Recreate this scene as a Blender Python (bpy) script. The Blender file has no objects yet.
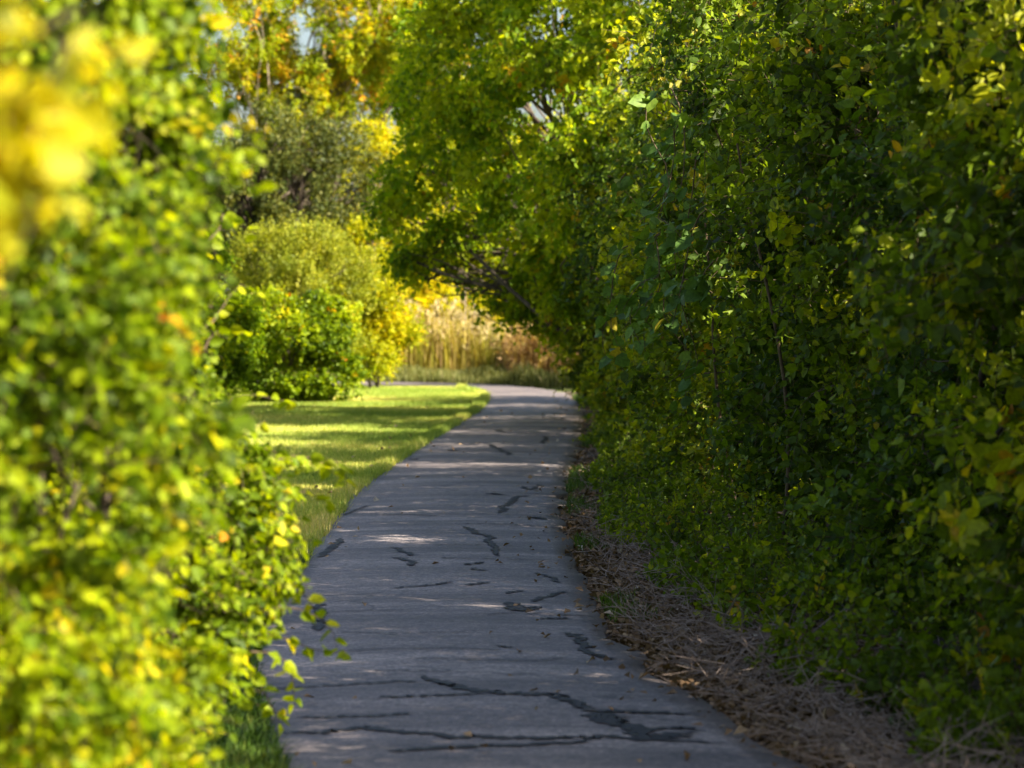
import bpy, math
import numpy as np
from mathutils import Vector

# ------------------------------------------------------------------ camera, sky, sun, exposure
S = bpy.context.scene
COL = S.collection
W, H = 1024, 768
LENS = 100.0
F = LENS / 36.0 * W
HZ = 303.0                       # image row of the horizon
CAMZ = 1.6
TILT = math.atan((H / 2 - HZ) / F)
cam = bpy.data.objects.new('camera', bpy.data.cameras.new('camera'))
COL.objects.link(cam); S.camera = cam
cam.location = (0, 0, CAMZ)
cam.rotation_euler = (math.pi / 2 - TILT, 0, 0)
cam.data.lens = LENS; cam.data.sensor_width = 36
cam.data.clip_start = 0.1; cam.data.clip_end = 2000
cam.data.dof.use_dof = True
cam.data.dof.focus_distance = 17.0
cam.data.dof.aperture_fstop = 3.5

SUN_EL, SUN_BACK = math.radians(37), math.radians(27)   # elevation; how far behind the camera's right
sd = Vector((math.cos(SUN_EL) * math.cos(SUN_BACK), -math.cos(SUN_EL) * math.sin(SUN_BACK), math.sin(SUN_EL)))
world = bpy.data.worlds.new('World'); S.world = world; world.use_nodes = True
wn = world.node_tree
bg = wn.nodes['Background']
sky = wn.nodes.new('ShaderNodeTexSky'); sky.sky_type = 'NISHITA'; sky.sun_disc = False
sky.sun_elevation = SUN_EL; sky.sun_rotation = math.atan2(sd.x, sd.y)
sky.dust_density = 3.5; sky.ozone_density = 1.0
wn.links.new(sky.outputs[0], bg.inputs[0]); bg.inputs[1].default_value = 0.066
sun = bpy.data.objects.new('sun', bpy.data.lights.new('sun', 'SUN')); COL.objects.link(sun)
sun.data.energy = 5.0; sun.data.angle = math.radians(0.5); sun.data.color = (1.0, 0.90, 0.74)
sun.rotation_euler = sd.to_track_quat('Z', 'Y').to_euler(); sun.location = (20, -5, 20)
S.view_settings.view_transform = 'Standard'; S.view_settings.look = 'None'
S.view_settings.gamma = 1; S.view_settings.use_curve_mapping = False
S.view_settings.exposure = 2.0
S.cycles.use_denoising = True
S.cycles.max_bounces = 8; S.cycles.diffuse_bounces = 4; S.cycles.transmission_bounces = 5
S.cycles.glossy_bounces = 2; S.cycles.sample_clamp_indirect = 8
S.render.film_transparent = False

# ------------------------------------------------------------------ pixel -> world (used to lay the plan out)
def at(px, py, d):
    """world point at distance d (along +Y) seen at pixel px, py"""
    u = (px - W / 2) / F; v = (H / 2 - py) / F
    c, s = math.cos(TILT), math.sin(TILT)
    dy = c + v * s; dz = -s + v * c
    k = d / dy
    return np.array((u * k, d, CAMZ + dz * k))
def gr(px, py):
    u = (px - W / 2) / F; v = (H / 2 - py) / F
    c, s = math.cos(TILT), math.sin(TILT)
    dy = c + v * s; dz = -s + v * c
    k = -CAMZ / dz
    return np.array((u * k, dy * k, 0.0))

# ------------------------------------------------------------------ helpers
def tag(o, label=None, cat=None, group=None, kind=None):
    if label: o['label'] = label
    if cat: o['category'] = cat
    if group: o['group'] = group
    if kind: o['kind'] = kind
    return o
def empty(name, loc, label, cat, group=None):
    o = bpy.data.objects.new(name, None); COL.objects.link(o); o.location = loc
    o.empty_display_size = 0.2
    return tag(o, label, cat, group)

class Geo:
    """collects numpy verts / faces, with a per-vertex tint and a material index per face"""
    def __init__(s): s.v = []; s.f = []; s.t = []; s.m = []; s.n = 0
    def add(s, v, f, t=0.5, m=0):
        v = np.asarray(v, np.float32).reshape(-1, 3)
        f = np.asarray(f, np.int32)
        if len(v) == 0 or len(f) == 0: return
        s.v.append(v); s.f.append(f + s.n)
        s.t.append(np.broadcast_to(np.asarray(t, np.float32), (len(v),)).copy())
        s.m.append(np.broadcast_to(np.asarray(m, np.int32), (len(f),)).copy()); s.n += len(v)
    def build(s, name, mats, parent=None, loc=None, smooth=False):
        me = bpy.data.meshes.new(name)
        v = np.concatenate(s.v)
        if parent is not None: v = v - np.array(parent.location, np.float32)
        elif loc is not None: v = v - np.array(loc, np.float32)
        me.vertices.add(len(v)); me.vertices.foreach_set('co', v.ravel())
        nl = sum(f.size for f in s.f); npoly = sum(len(f) for f in s.f)
        li = np.concatenate([f.ravel() for f in s.f])
        sizes = np.concatenate([np.full(len(f), f.shape[1], np.int32) for f in s.f])
        st = np.zeros(npoly, np.int32); st[1:] = np.cumsum(sizes)[:-1]
        me.loops.add(nl); me.loops.foreach_set('vertex_index', li)
        me.polygons.add(npoly); me.polygons.foreach_set('loop_start', st)
        me.polygons.foreach_set('material_index', np.concatenate(s.m))
        if smooth: me.polygons.foreach_set('use_smooth', np.ones(npoly, bool))
        a = me.attributes.new('tint', 'FLOAT', 'POINT'); a.data.foreach_set('value', np.concatenate(s.t))
        me.update(calc_edges=True)
        for m in (mats if isinstance(mats, (list, tuple)) else [mats]): me.materials.append(m)
        o = bpy.data.objects.new(name, me); COL.objects.link(o)
        if parent is not None: o.parent = parent
        elif loc is not None: o.location = loc
        return o

def nrm(a): return a / np.maximum(np.linalg.norm(a, axis=-1, keepdims=True), 1e-9)
def smooth_noise(p, freq, seed):
    r = np.random.RandomState(seed)
    out = np.zeros(len(p))
    for i in range(7):
        k = nrm(r.normal(size=(1, 3)))[0] * freq * r.uniform(0.6, 1.7)
        out += np.sin(p @ k * 2 * math.pi + r.uniform(0, 6.28))
    return out / 2.6          # about -1..1

def rframe(a, rng, up_bias=0.8):
    """normal + side for leaf axes a: leaf blades tend to face upwards"""
    n = rng.normal(size=a.shape); n[:, 2] += up_bias
    n -= (n * a).sum(1, keepdims=True) * a
    n = nrm(n); return n, np.cross(a, n)

def leaves(g, p, a, L, wid, rng, tint, shape='oval', up=0.8, mat=0):
    """p base points, a unit directions, L lengths; builds folded leaf blades"""
    N = len(p)
    if N == 0: return
    n, s = rframe(a, rng, up)
    L = L[:, None]; w = L * wid * rng.uniform(0.85, 1.15, (N, 1))
    droop = L * rng.uniform(0.0, 0.35, (N, 1))
    fold = w * rng.uniform(0.1, 0.55, (N, 1))
    if shape == 'kite':
        V = np.stack([p, p + a * L * .45 + s * w + n * fold, p + a * L - n * droop, p + a * L * .45 - s * w + n * fold], 1)
        b = np.arange(N)[:, None] * 4
        g.add(V, b + np.array([[0, 1, 2, 3]]), np.repeat(tint, 4), mat)
    elif shape == 'oval':
        V = np.stack([p, p + a * L * .28 + s * w * .9 + n * fold, p + a * L * .68 + s * w * .75 + n * (fold * .7 - droop * .4),
                      p + a * L - n * droop, p + a * L * .68 - s * w * .75 + n * (fold * .7 - droop * .4), p + a * L * .28 - s * w * .9 + n * fold], 1)
        b = np.arange(N)[:, None] * 6
        g.add(V, np.concatenate([b + np.array([[0, 1, 2, 3]]), b + np.array([[0, 3, 4, 5]])]), np.repeat(tint, 6), mat)
    else:   # lobed, vine-like
        prof = [(0, 0), (-.1, .42), (.12, .86), (.36, .78), (.58, .76), (.8, .36), (1, 0)]
        P = [p]
        for q in prof[1:-1]: P.append(p + a * L * q[0] + s * w * q[1] + n * fold * q[1] - n * droop * q[0] * q[0])
        P.append(p + a * L - n * droop)
        for q in prof[-2:0:-1]: P.append(p + a * L * q[0] - s * w * q[1] + n * fold * q[1] - n * droop * q[0] * q[0])
        V = np.stack(P, 1); k = V.shape[1]     # 12
        b = np.arange(N)[:, None] * k
        F4 = [[0, 1, 2, 3], [0, 3, 4, 5], [0, 5, 6, 7], [0, 7, 8, 9], [0, 9, 10, 11]]
        g.add(V, np.concatenate([b + np.array([q]) for q in F4]), np.repeat(tint, k), mat)

def prisms(g, p0, p1, r0, r1, tint=0.5, mat=1):
    """straight three-sided twigs, vectorised"""
    N = len(p0)
    if N == 0: return
    a = nrm(p1 - p0); ref = np.where(np.abs(a[:, 2:3]) > .9, [[1., 0, 0]], [[0, 0, 1.]])
    s = nrm(np.cross(a, ref)); t = np.cross(a, s)
    r0 = np.broadcast_to(np.asarray(r0, float), (N,))[:, None]; r1 = np.broadcast_to(np.asarray(r1, float), (N,))[:, None]
    V = []
    for p, r in ((p0, r0), (p1, r1)):
        for k in range(3):
            c, q = math.cos(k * 2.094), math.sin(k * 2.094)
            V.append(p + (s * c + t * q) * r)
    V = np.stack(V, 1); b = np.arange(N)[:, None] * 6
    g.add(V, np.concatenate([b + np.array([[k, (k + 1) % 3, 3 + (k + 1) % 3, 3 + k]]) for k in range(3)]), tint, mat)

def tube(g, pts, r0, r1, k=7, tint=0.5, mat=0, rng=None):
    pts = np.asarray(pts, float); n = len(pts)
    d = nrm(np.gradient(pts, axis=0)); ref = np.array([0.3, 0.9, 0.1])
    V = np.zeros((n, k, 3))
    for i in range(n):
        s = np.cross(d[i], ref); s /= np.linalg.norm(s); t = np.cross(d[i], s)
        r = r0 + (r1 - r0) * (i / (n - 1)) ** .8
        for j in range(k):
            q = 2 * math.pi * j / k
            rr = r * (1 + (rng.uniform(-.14, .14) if rng is not None else 0))
            V[i, j] = pts[i] + (s * math.cos(q) + t * math.sin(q)) * rr
    f = [[i * k + j, i * k + (j + 1) % k, (i + 1) * k + (j + 1) % k, (i + 1) * k + j] for i in range(n - 1) for j in range(k)]
    g.add(V.reshape(-1, 3), f, tint, mat)

def bent(p0, p1, rng, n=7, wob=.08, sag=0.0):
    p0 = np.asarray(p0, float); p1 = np.asarray(p1, float)
    L = np.linalg.norm(p1 - p0); t = np.linspace(0, 1, n)[:, None]
    pts = p0 * (1 - t) + p1 * t
    o1 = rng.normal(size=3) * wob * L; o2 = rng.normal(size=3) * wob * L * .5
    pts = pts + np.sin(t * math.pi) * o1 + np.sin(t * 2 * math.pi) * o2
    pts[:, 2] += (np.sin(t[:, 0] * math.pi)) * sag * L
    return pts

# ------------------------------------------------------------------ materials
def nodes(name):
    m = bpy.data.materials.new(name); m.use_nodes = True
    nt = m.node_tree; nt.nodes.clear()
    return m, nt, nt.nodes, nt.links
def ramp(N, stops):
    r = N.new('ShaderNodeValToRGB'); e = r.color_ramp.elements
    while len(e) < len(stops): e.new(0.5)
    for i, (p, c) in enumerate(stops): e[i].position = p; e[i].color = (*c, 1)
    return r
def leaf_mat(name, stops, transl=0.45, gain=1.5, rough=.55):
    m, nt, N, L = nodes(name)
    at_ = N.new('ShaderNodeAttribute'); at_.attribute_name = 'tint'
    r = ramp(N, stops); L.new(at_.outputs['Fac'], r.inputs[0])
    # blotches and veining of the leaf blades
    tc = N.new('ShaderNodeTexCoord'); nz = N.new('ShaderNodeTexNoise'); nz.inputs['Scale'].default_value = 60
    nz.inputs['Detail'].default_value = 1
    L.new(tc.outputs['Object'], nz.inputs['Vector'])
    mr = N.new('ShaderNodeMapRange'); mr.inputs[1].default_value = .3; mr.inputs[2].default_value = .7
    mr.inputs[3].default_value = .75; mr.inputs[4].default_value = 1.2
    L.new(nz.outputs[0], mr.inputs[0])
    mx = N.new('ShaderNodeVectorMath'); mx.operation = 'SCALE'
    L.new(r.outputs[0], mx.inputs[0]); L.new(mr.outputs[0], mx.inputs['Scale'])
    p = N.new('ShaderNodeBsdfPrincipled'); p.inputs['Roughness'].default_value = rough
    p.inputs['Specular IOR Level'].default_value = .22
    L.new(mx.outputs[0], p.inputs['Base Color'])
    t = N.new('ShaderNodeBsdfTranslucent')
    g = N.new('ShaderNodeVectorMath'); g.operation = 'MULTIPLY'; g.inputs[1].default_value = (gain * 1.08, gain, gain * .3)
    L.new(mx.outputs[0], g.inputs[0]); L.new(g.outputs[0], t.inputs['Color'])
    s = N.new('ShaderNodeMixShader'); s.inputs[0].default_value = transl
    L.new(p.outputs[0], s.inputs[1]); L.new(t.outputs[0], s.inputs[2])
    o = N.new('ShaderNodeOutputMaterial'); L.new(s.outputs[0], o.inputs[0])
    return m
def simple(name, stops, scale=20, stretch=(1, 1, 1), rough=.9, bump=.3, detail=6):
    m, nt, N, L = nodes(name)
    tc = N.new('ShaderNodeTexCoord'); mp = N.new('ShaderNodeMapping'); mp.inputs['Scale'].default_value = stretch
    L.new(tc.outputs['Object'], mp.inputs[0])
    nz = N.new('ShaderNodeTexNoise'); nz.inputs['Scale'].default_value = scale; nz.inputs['Detail'].default_value = detail
    L.new(mp.outputs[0], nz.inputs['Vector'])
    r = ramp(N, stops); L.new(nz.outputs[0], r.inputs[0])
    p = N.new('ShaderNodeBsdfPrincipled'); p.inputs['Roughness'].default_value = rough; p.inputs['Specular IOR Level'].default_value = .2
    L.new(r.outputs[0], p.inputs['Base Color'])
    b = N.new('ShaderNodeBump'); b.inputs['Strength'].default_value = bump; b.inputs['Distance'].default_value = .02
    L.new(nz.outputs[0], b.inputs['Height']); L.new(b.outputs[0], p.inputs['Normal'])
    o = N.new('ShaderNodeOutputMaterial'); L.new(p.outputs[0], o.inputs[0])
    return m
M = {}
M['bark'] = simple('bark', [(.3, (.035, .026, .02)), (.7, (.13, .10, .075))], 9, (1, 1, .25))
M['pale_bark'] = simple('pale_bark', [(.3, (.16, .12, .09)), (.7, (.36, .29, .22))], 9, (1, 1, .25))
M['twig'] = simple('twig_bark', [(.3, (.05, .035, .02)), (.7, (.14, .10, .06))], 30)
# tint: 0 dark green .. 0.5 mid .. 0.8 yellow-green .. 0.93 yellow .. 1 orange brown
M['near'] = leaf_mat('sunny_shrub_leaf', [(0, (.035, .07, .003)), (.3, (.12, .19, .003)), (.62, (.27, .34, .004)), (.84, (.42, .42, .005)), (.93, (.50, .38, .006)), (1, (.50, .17, .012))], .5, 1.5)
M['gold'] = leaf_mat('golden_leaf', [(0, (.20, .22, .004)), (.3, (.42, .38, .005)), (.7, (.58, .42, .006)), (1, (.55, .22, .01))], .5, 1.4)
M['hedge'] = leaf_mat('hedge_leaf', [(0, (.03, .05, .004)), (.35, (.075, .125, .005)), (.7, (.16, .22, .006)), (.9, (.30, .32, .008)), (.97, (.42, .30, .01)), (1, (.32, .12, .015))], .47, 1.7)
M['hedge_blue'] = leaf_mat('cool_hedge_leaf', [(0, (.025, .05, .007)), (.5, (.075, .135, .010)), (.9, (.18, .25, .012)), (1, (.34, .26, .02))], .44, 1.6)
M['vine'] = leaf_mat('vine_leaf', [(0, (.045, .09, .018)), (.5, (.075, .15, .025)), (.9, (.15, .24, .025)), (1, (.34, .28, .03))], .35, 1.3)
M['arch'] = leaf_mat('arch_leaf', [(0, (.05, .09, .004)), (.4, (.10, .18, .004)), (.75, (.20, .29, .005)), (.92, (.36, .40, .006)), (1, (.42, .22, .012))], .58, 1.6)
M['autumn'] = leaf_mat('autumn_leaf', [(0, (.16, .22, .006)), (.4, (.32, .35, .006)), (.75, (.50, .42, .01)), (.92, (.56, .30, .02)), (1, (.48, .18, .03))], .5, 1.5)
M['conifer'] = leaf_mat('dark_olive_leaf', [(0, (.03, .045, .010)), (.6, (.065, .085, .014)), (1, (.15, .15, .02))], .25, 1.2)
M['olive'] = leaf_mat('pale_olive_leaf', [(0, (.11, .15, .010)), (.6, (.26, .29, .02)), (1, (.42, .40, .045))], .45, 1.4)
M['yellowgreen'] = leaf_mat('yellow_green_leaf', [(0, (.18, .22, .004)), (.5, (.38, .39, .005)), (.9, (.56, .48, .006)), (1, (.55, .34, .01))], .5, 1.5)
M['grass'] = leaf_mat('grass_blade', [(0, (.03, .07, .008)), (.5, (.065, .125, .012)), (.85, (.14, .18, .02)), (1, (.28, .24, .10))], .35, 1.3)
M['lawn_blade'] = leaf_mat('lawn_blade', [(0, (.12, .21, .03)), (.5, (.33, .41, .07)), (.85, (.60, .54, .15)), (1, (.70, .58, .26))], .4, 1.4)
M['reed'] = leaf_mat('dry_reed', [(0, (.22, .24, .03)), (.35, (.38, .33, .05)), (.7, (.42, .30, .13)), (1, (.34, .20, .11))], .4, 1.3, .7)
M['dead'] = leaf_mat('dead_leaf', [(0, (.08, .05, .025)), (.6, (.24, .15, .08)), (.93, (.40, .28, .16)), (1, (.5, .42, .33))], .15, 1.0, .8)
M['deadtwig'] = simple('dead_twig', [(.3, (.14, .10, .08)), (.7, (.40, .31, .25))], 14)
M['soil'] = simple('soil', [(.35, (.035, .027, .02)), (.55, (.08, .06, .042)), (.75, (.14, .10, .07))], 6, rough=1, bump=.6)
M['ground'] = simple('meadow_ground', [(.35, (.09, .11, .02)), (.6, (.16, .18, .03)), (.8, (.26, .23, .07))], 1.2, rough=1)
M['field'] = leaf_mat('field_grass', [(0, (.10, .12, .03)), (.5, (.19, .20, .06)), (1, (.36, .30, .15))], .35, 1.2, .7)
M['lawn_soil'] = simple('lawn_turf', [(.35, (.13, .19, .04)), (.6, (.23, .28, .06)), (.8, (.38, .34, .12))], 1.6, (1, .5, 1), rough=1)
M['bloom'] = leaf_mat('seed_head', [(0, (.30, .25, .09)), (1, (.46, .37, .20))], .3, 1.0, .8)

def asphalt():
    m, nt, N, L = nodes('weathered_asphalt')
    tc = N.new('ShaderNodeTexCoord')
    def noise(scale, st, det=4, rough=.55):
        mp = N.new('ShaderNodeMapping'); mp.inputs['Scale'].default_value = st; L.new(tc.outputs['Object'], mp.inputs[0])
        n = N.new('ShaderNodeTexNoise'); n.inputs['Scale'].default_value = scale; n.inputs['Detail'].default_value = det
        n.inputs['Roughness'].default_value = rough
        L.new(mp.outputs[0], n.inputs['Vector']); return n
    band = noise(1.0, (.35, 1.7, 1), 5, .65)       # transverse weathering bands
    grit = noise(60, (1, 1, 1), 4, .7)
    blot = noise(1.6, (1, .5, 1), 5)
    fine = noise(26, (.7, 1.3, 1), 5, .7)
    crk = N.new('ShaderNodeTexVoronoi'); crk.feature = 'DISTANCE_TO_EDGE'; crk.inputs['Scale'].default_value = 1.35
    wob = N.new('ShaderNodeMix'); wob.data_type = 'VECTOR'; wob.inputs['Factor'].default_value = .22
    mpc = N.new('ShaderNodeMapping'); mpc.inputs['Scale'].default_value = (.45, 1.15, 1); L.new(tc.outputs['Object'], mpc.inputs[0])
    wn_ = noise(3.5, (1, 1, 1), 4); L.new(mpc.outputs[0], wob.inputs['A']); L.new(wn_.outputs['Color'], wob.inputs['B']); L.new(wob.outputs['Result'], crk.inputs['Vector'])
    cr = ramp(N, [(.0, (.38, .38, .4)), (.006, (.55, .55, .56)), (.014, (1, 1, 1))]); L.new(crk.outputs['Distance'], cr.inputs[0])
    msk = ramp(N, [(.46, (1, 1, 1)), (.54, (0, 0, 0))]); mn = noise(.9, (1, 1, 1), 2); L.new(mn.outputs[0], msk.inputs[0])
    crm = N.new('ShaderNodeMix'); crm.data_type = 'RGBA'; L.new(msk.outputs[0], crm.inputs['Factor']); L.new(cr.outputs[0], crm.inputs['A']); crm.inputs['B'].default_value = (1, 1, 1, 1)
    r4 = ramp(N, [(.36, (.55, .55, .57)), (.5, (.95, .95, .95)), (.64, (1.42, 1.4, 1.36))]); L.new(fine.outputs[0], r4.inputs[0])
    fm = N.new('ShaderNodeVectorMath'); fm.operation = 'MULTIPLY'; L.new(crm.outputs['Result'], fm.inputs[0]); L.new(r4.outputs[0], fm.inputs[1])
    r1 = ramp(N, [(.34, (.072, .061, .062)), (.5, (.132, .112, .113)), (.66, (.235, .204, .198))]); L.new(band.outputs[0], r1.inputs[0])
    r2 = ramp(N, [(.3, (.78, .78, .80)), (.7, (1.16, 1.15, 1.12))]); L.new(blot.outputs[0], r2.inputs[0])
    r3 = ramp(N, [(.36, (.5, .5, .51)), (.5, (.92, .92, .92)), (.64, (1.75, 1.7, 1.62))]); L.new(grit.outputs[0], r3.inputs[0])
    a = N.new('ShaderNodeVectorMath'); a.operation = 'MULTIPLY'; L.new(r1.outputs[0], a.inputs[0]); L.new(r2.outputs[0], a.inputs[1])
    b0 = N.new('ShaderNodeVectorMath'); b0.operation = 'MULTIPLY'; L.new(a.outputs[0], b0.inputs[0]); L.new(r3.outputs[0], b0.inputs[1])
    b = N.new('ShaderNodeVectorMath'); b.operation = 'MULTIPLY'; L.new(b0.outputs[0], b.inputs[0]); L.new(fm.outputs[0], b.inputs[1])
    # worn dusty margin, tint attribute = closeness to an edge
    at_ = N.new('ShaderNodeAttribute'); at_.attribute_name = 'tint'
    mx = N.new('ShaderNodeMix'); mx.data_type = 'RGBA'
    e = N.new('ShaderNodeMath'); e.operation = 'MULTIPLY'; L.new(at_.outputs['Fac'], e.inputs[0]); L.new(blot.outputs[0], e.inputs[1])
    L.new(e.outputs[0], mx.inputs['Factor']); L.new(b.outputs[0], mx.inputs['A']); mx.inputs['B'].default_value = (.07, .055, .042, 1)
    p = N.new('ShaderNodeBsdfPrincipled'); p.inputs['Roughness'].default_value = .6; p.inputs['Specular IOR Level'].default_value = .5
    L.new(mx.outputs['Result'], p.inputs['Base Color'])
    bp = N.new('ShaderNodeBump'); bp.inputs['Strength'].default_value = .5; bp.inputs['Distance'].default_value = .006
    L.new(grit.outputs[0], bp.inputs['Height']); L.new(bp.outputs[0], p.inputs['Normal'])
    o = N.new('ShaderNodeOutputMaterial'); L.new(p.outputs[0], o.inputs[0]); return m
M['asphalt'] = asphalt()
M['tar'] = simple('tar_sealant', [(.3, (.012, .012, .015)), (.7, (.026, .025, .03))], 30, rough=.6, bump=.2)

# ------------------------------------------------------------------ ground, path, lawn, verge
def catmull(P, n):
    P = np.asarray(P, float); m = len(P)
    out = []
    ts = np.linspace(0, m - 1, n)
    for t in ts:
        i = min(int(t), m - 2); u = t - i
        p0 = P[max(i - 1, 0)]; p1 = P[i]; p2 = P[i + 1]; p3 = P[min(i + 2, m - 1)]
        out.append(.5 * (2 * p1 + (p2 - p0) * u + (2 * p0 - 5 * p1 + 4 * p2 - p3) * u * u + (3 * p1 - p0 - 3 * p2 + p3) * u ** 3))
    return np.array(out)
# paired edge points (left x, left y, right x, right y) in metres
EDGE = [(3.2, -14, 5.1, -13.4), (1.9, -7, 3.75, -6.6), (.75, -1, 2.6, -.6), (.05, 4, 1.9, 4.3), (-.45, 7.2, 1.22, 7.8), (-.84, 9.8, .90, 10.1),
        (-1.14, 12.2, .58, 12.2), (-1.26, 14.2, .45, 14.2), (-1.28, 17.2, .40, 17.0), (-1.30, 20.4, .37, 20.2), (-1.30, 23.6, .42, 23.6),
        (-1.16, 27.5, .55, 27.0), (-.98, 31.5, .70, 30.5), (-.76, 36, .86, 35.8), (-.50, 41.5, .99, 41.5), (-.42, 46.5, 1.0, 46),
        (-.60, 50.5, .85, 50.2), (-1.35, 53.2, .1, 53.6), (-2.7, 54.7, -1.6, 56.0), (-5, 55.7, -4.4, 57.3), (-9, 57, -8.8, 58.7), (-16, 60, -16.2, 61.8)]
E = catmull(EDGE, 420)
def path_x(y):     # left, right edge x for a given y
    k = E[:, 1] < 52; k2 = E[:, 3] < 52
    return np.interp(y, E[k, 1], E[k, 0]), np.interp(y, E[k2, 3], E[k2, 2])

g = Geo()
xs = np.concatenate([[-500, -200, -80, -40], np.linspace(-20, 20, 41), [40, 80, 200, 500]])
ys = np.concatenate([[-300, -100, -40], np.linspace(-20, 100, 121), [130, 200, 400, 900]])
GX, GY = np.meshgrid(xs, ys)
GZ = -.02 + np.zeros_like(GX)
v = np.stack([GX, GY, GZ], -1).reshape(-1, 3); nx = len(xs)
f = [[j * nx + i, j * nx + i + 1, (j + 1) * nx + i + 1, (j + 1) * nx + i] for j in range(len(ys) - 1) for i in range(nx - 1)]
g.add(v, f); tag(g.build('ground', M['ground'], smooth=True), 'flat meadow ground under and beyond the hedges', 'ground', kind='structure')

rng = np.random.RandomState(1)
def path_mesh():
    g = Geo(); K = 12; n = len(E)
    V = np.zeros((n, K + 3, 3)); T = np.zeros((n, K + 3))
    jl = smooth_noise(np.c_[E[:, :2], np.zeros(n)], .9, 5) * .05; jr = smooth_noise(np.c_[E[:, 2:], np.zeros(n)], .9, 6) * .05
    for k in range(K + 1):
        u = k / K
        V[:, k + 1, :2] = E[:, :2] * (1 - u) + E[:, 2:] * u
        V[:, k + 1, 2] = .035 + .02 * math.sin(u * math.pi)
        T[:, k + 1] = max(0, 1 - min(u, 1 - u) * 14)
    d = nrm(E[:, 2:] - E[:, :2])
    V[:, 1, :2] += d * jl[:, None]; V[:, K + 1, :2] += d * jr[:, None]
    V[:, 0] = V[:, 1]; V[:, 0, 2] = -.04; V[:, 0, :2] -= d * .03
    V[:, K + 2] = V[:, K + 1]; V[:, K + 2, 2] = -.04; V[:, K + 2, :2] += d * .03
    T[:, 0] = T[:, -1] = 1
    k3 = K + 3
    f = [[i * k3 + j, i * k3 + j + 1, (i + 1) * k3 + j + 1, (i + 1) * k3 + j] for i in range(n - 1) for j in range(k3 - 1)]
    g.add(V.reshape(-1, 3), f, T.ravel(), 0)
    def zs(x, y):
        l, r = path_x(y); u = np.clip((x - l) / (r - l), 0, 1)
        return .035 + .02 * np.sin(u * math.pi) + .005
    # tar-sealed cracks, listed where they lie on the asphalt
    def q(pts): return [gr(240 + a * .505, 380 + b * .505) for a, b in pts]
    C = [([(350, 612), (400, 628), (440, 638), (520, 648), (600, 650), (640, 658), (690, 680), (800, 682), (900, 682)], .035),
         ([(690, 688), (740, 700), (790, 722), (840, 736), (880, 722)], .05), ([(690, 690), (760, 714), (905, 716)], .03),
         ([(80, 722), (170, 722), (250, 715), (300, 722), (400, 735), (520, 740), (640, 740), (760, 738), (960, 745)], .032),
         ([(20, 632), (130, 630), (250, 625), (360, 622)], .016), ([(110, 690), (220, 692), (340, 690)], .018),
         ([(270, 655), (400, 652), (520, 648)], .02), ([(280, 762), (500, 757), (700, 745)], .024),
         ([(195, 326), (185, 345), (172, 353), (160, 364)], .05), ([(295, 348), (315, 352), (332, 362), (338, 366)], .035),
         ([(300, 370), (325, 372), (338, 380), (345, 387)], .045), ([(256, 260), (232, 268), (205, 278)], .025),
         ([(275, 280), (340, 282), (400, 285)], .02), ([(565, 240), (540, 248), (525, 262), (515, 277)], .05),
         ([(560, 222), (575, 228), (592, 217)], .04), ([(500, 138), (513, 148), (535, 160)], .05), ([(508, 107), (526, 113)], .07),
         ([(606, 120), (600, 135)], .05), ([(413, 148), (426, 150)], .08), ([(438, 306), (465, 318), (490, 326), (497, 342), (516, 366)], .045),
         ([(450, 385), (475, 379)], .04), ([(458, 392), (484, 396)], .04), ([(445, 427), (490, 420)], .035),
         ([(300, 432), (360, 428), (420, 420)], .018), ([(585, 398), (618, 406), (632, 416)], .035), ([(527, 442), (556, 435)], .03),
         ([(533, 460), (556, 476), (574, 468)], .08), ([(580, 457), (606, 446), (652, 434)], .035), ([(597, 492), (650, 489)], .035),
         ([(655, 520), (672, 532), (697, 560), (737, 573)], .05), ([(148, 458), (160, 478), (160, 500), (155, 516)], .05),
         ([(508, 550), (540, 553)], .025), ([(578, 284), (604, 287)], .09), ([(495, 238), (515, 240)], .06), ([(340, 165), (352, 166)], .08),
         ([(40, 482), (170, 478), (340, 478)], .008), ([(480, 487), (560, 480), (690, 483)], .008), ([(150, 560), (400, 556), (520, 560)], .008),
         ([(330, 575), (560, 580), (650, 572)], .008), ([(190, 520), (330, 525), (480, 520)], .007), ([(260, 600), (420, 603)], .008),
         ([(380, 345), (440, 343), (560, 345)], .01), ([(400, 370), (430, 371), (640, 372)], .012), ([(420, 300), (530, 300), (640, 304)], .014),
         ([(440, 190), (560, 192), (640, 188)], .014), ([(600, 82), (650, 84)], .05), ([(480, 62), (540, 64)], .02)]
    for pts, w in C:
        if pts[0][1] < 600 and w > .02: w *= .58
        P = q(pts); P = np.array(P)[:, :2]
        n_ = max(12, len(P) * 16)
        P = catmull(P, n_)
        r = np.random.RandomState(int(P[0, 1] * 1000) % 9999)
        P += r.normal(size=P.shape) * np.array([w * .16, w * .12])
        dd = nrm(np.gradient(P, axis=0)); nn = np.c_[-dd[:, 1], dd[:, 0]]
        kn = np.arange(0, n_ + 4, 4); P = P + nn * np.interp(np.arange(n_), kn, r.uniform(-1, 1, len(kn)))[:, None] * min(w, .03) * 1.1
        ww = .8 * w * (1 + .45 * np.sin(np.arange(n_) * 1.3 + r.uniform(0, 6)) + r.uniform(-.3, .3, n_))
        t = np.linspace(0, 1, n_); ww *= np.minimum(1, np.minimum(t, 1 - t) * 8 + .15)
        A = P + nn * ww[:, None]; B = P - nn * ww[:, None]
        def ins(Q):
            l, rr = path_x(Q[:, 1]); Q[:, 0] = np.clip(Q[:, 0], l + .03, rr - .03); return np.c_[Q, zs(Q[:, 0], Q[:, 1])]
        A = ins(A); B = ins(B)
        g.add(np.concatenate([A, B]), [[i, i + 1, n_ + i + 1, n_ + i] for i in range(n_ - 1)], 0, 1)
    o = g.build('path', [M['asphalt'], M['tar']], smooth=True)
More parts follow.
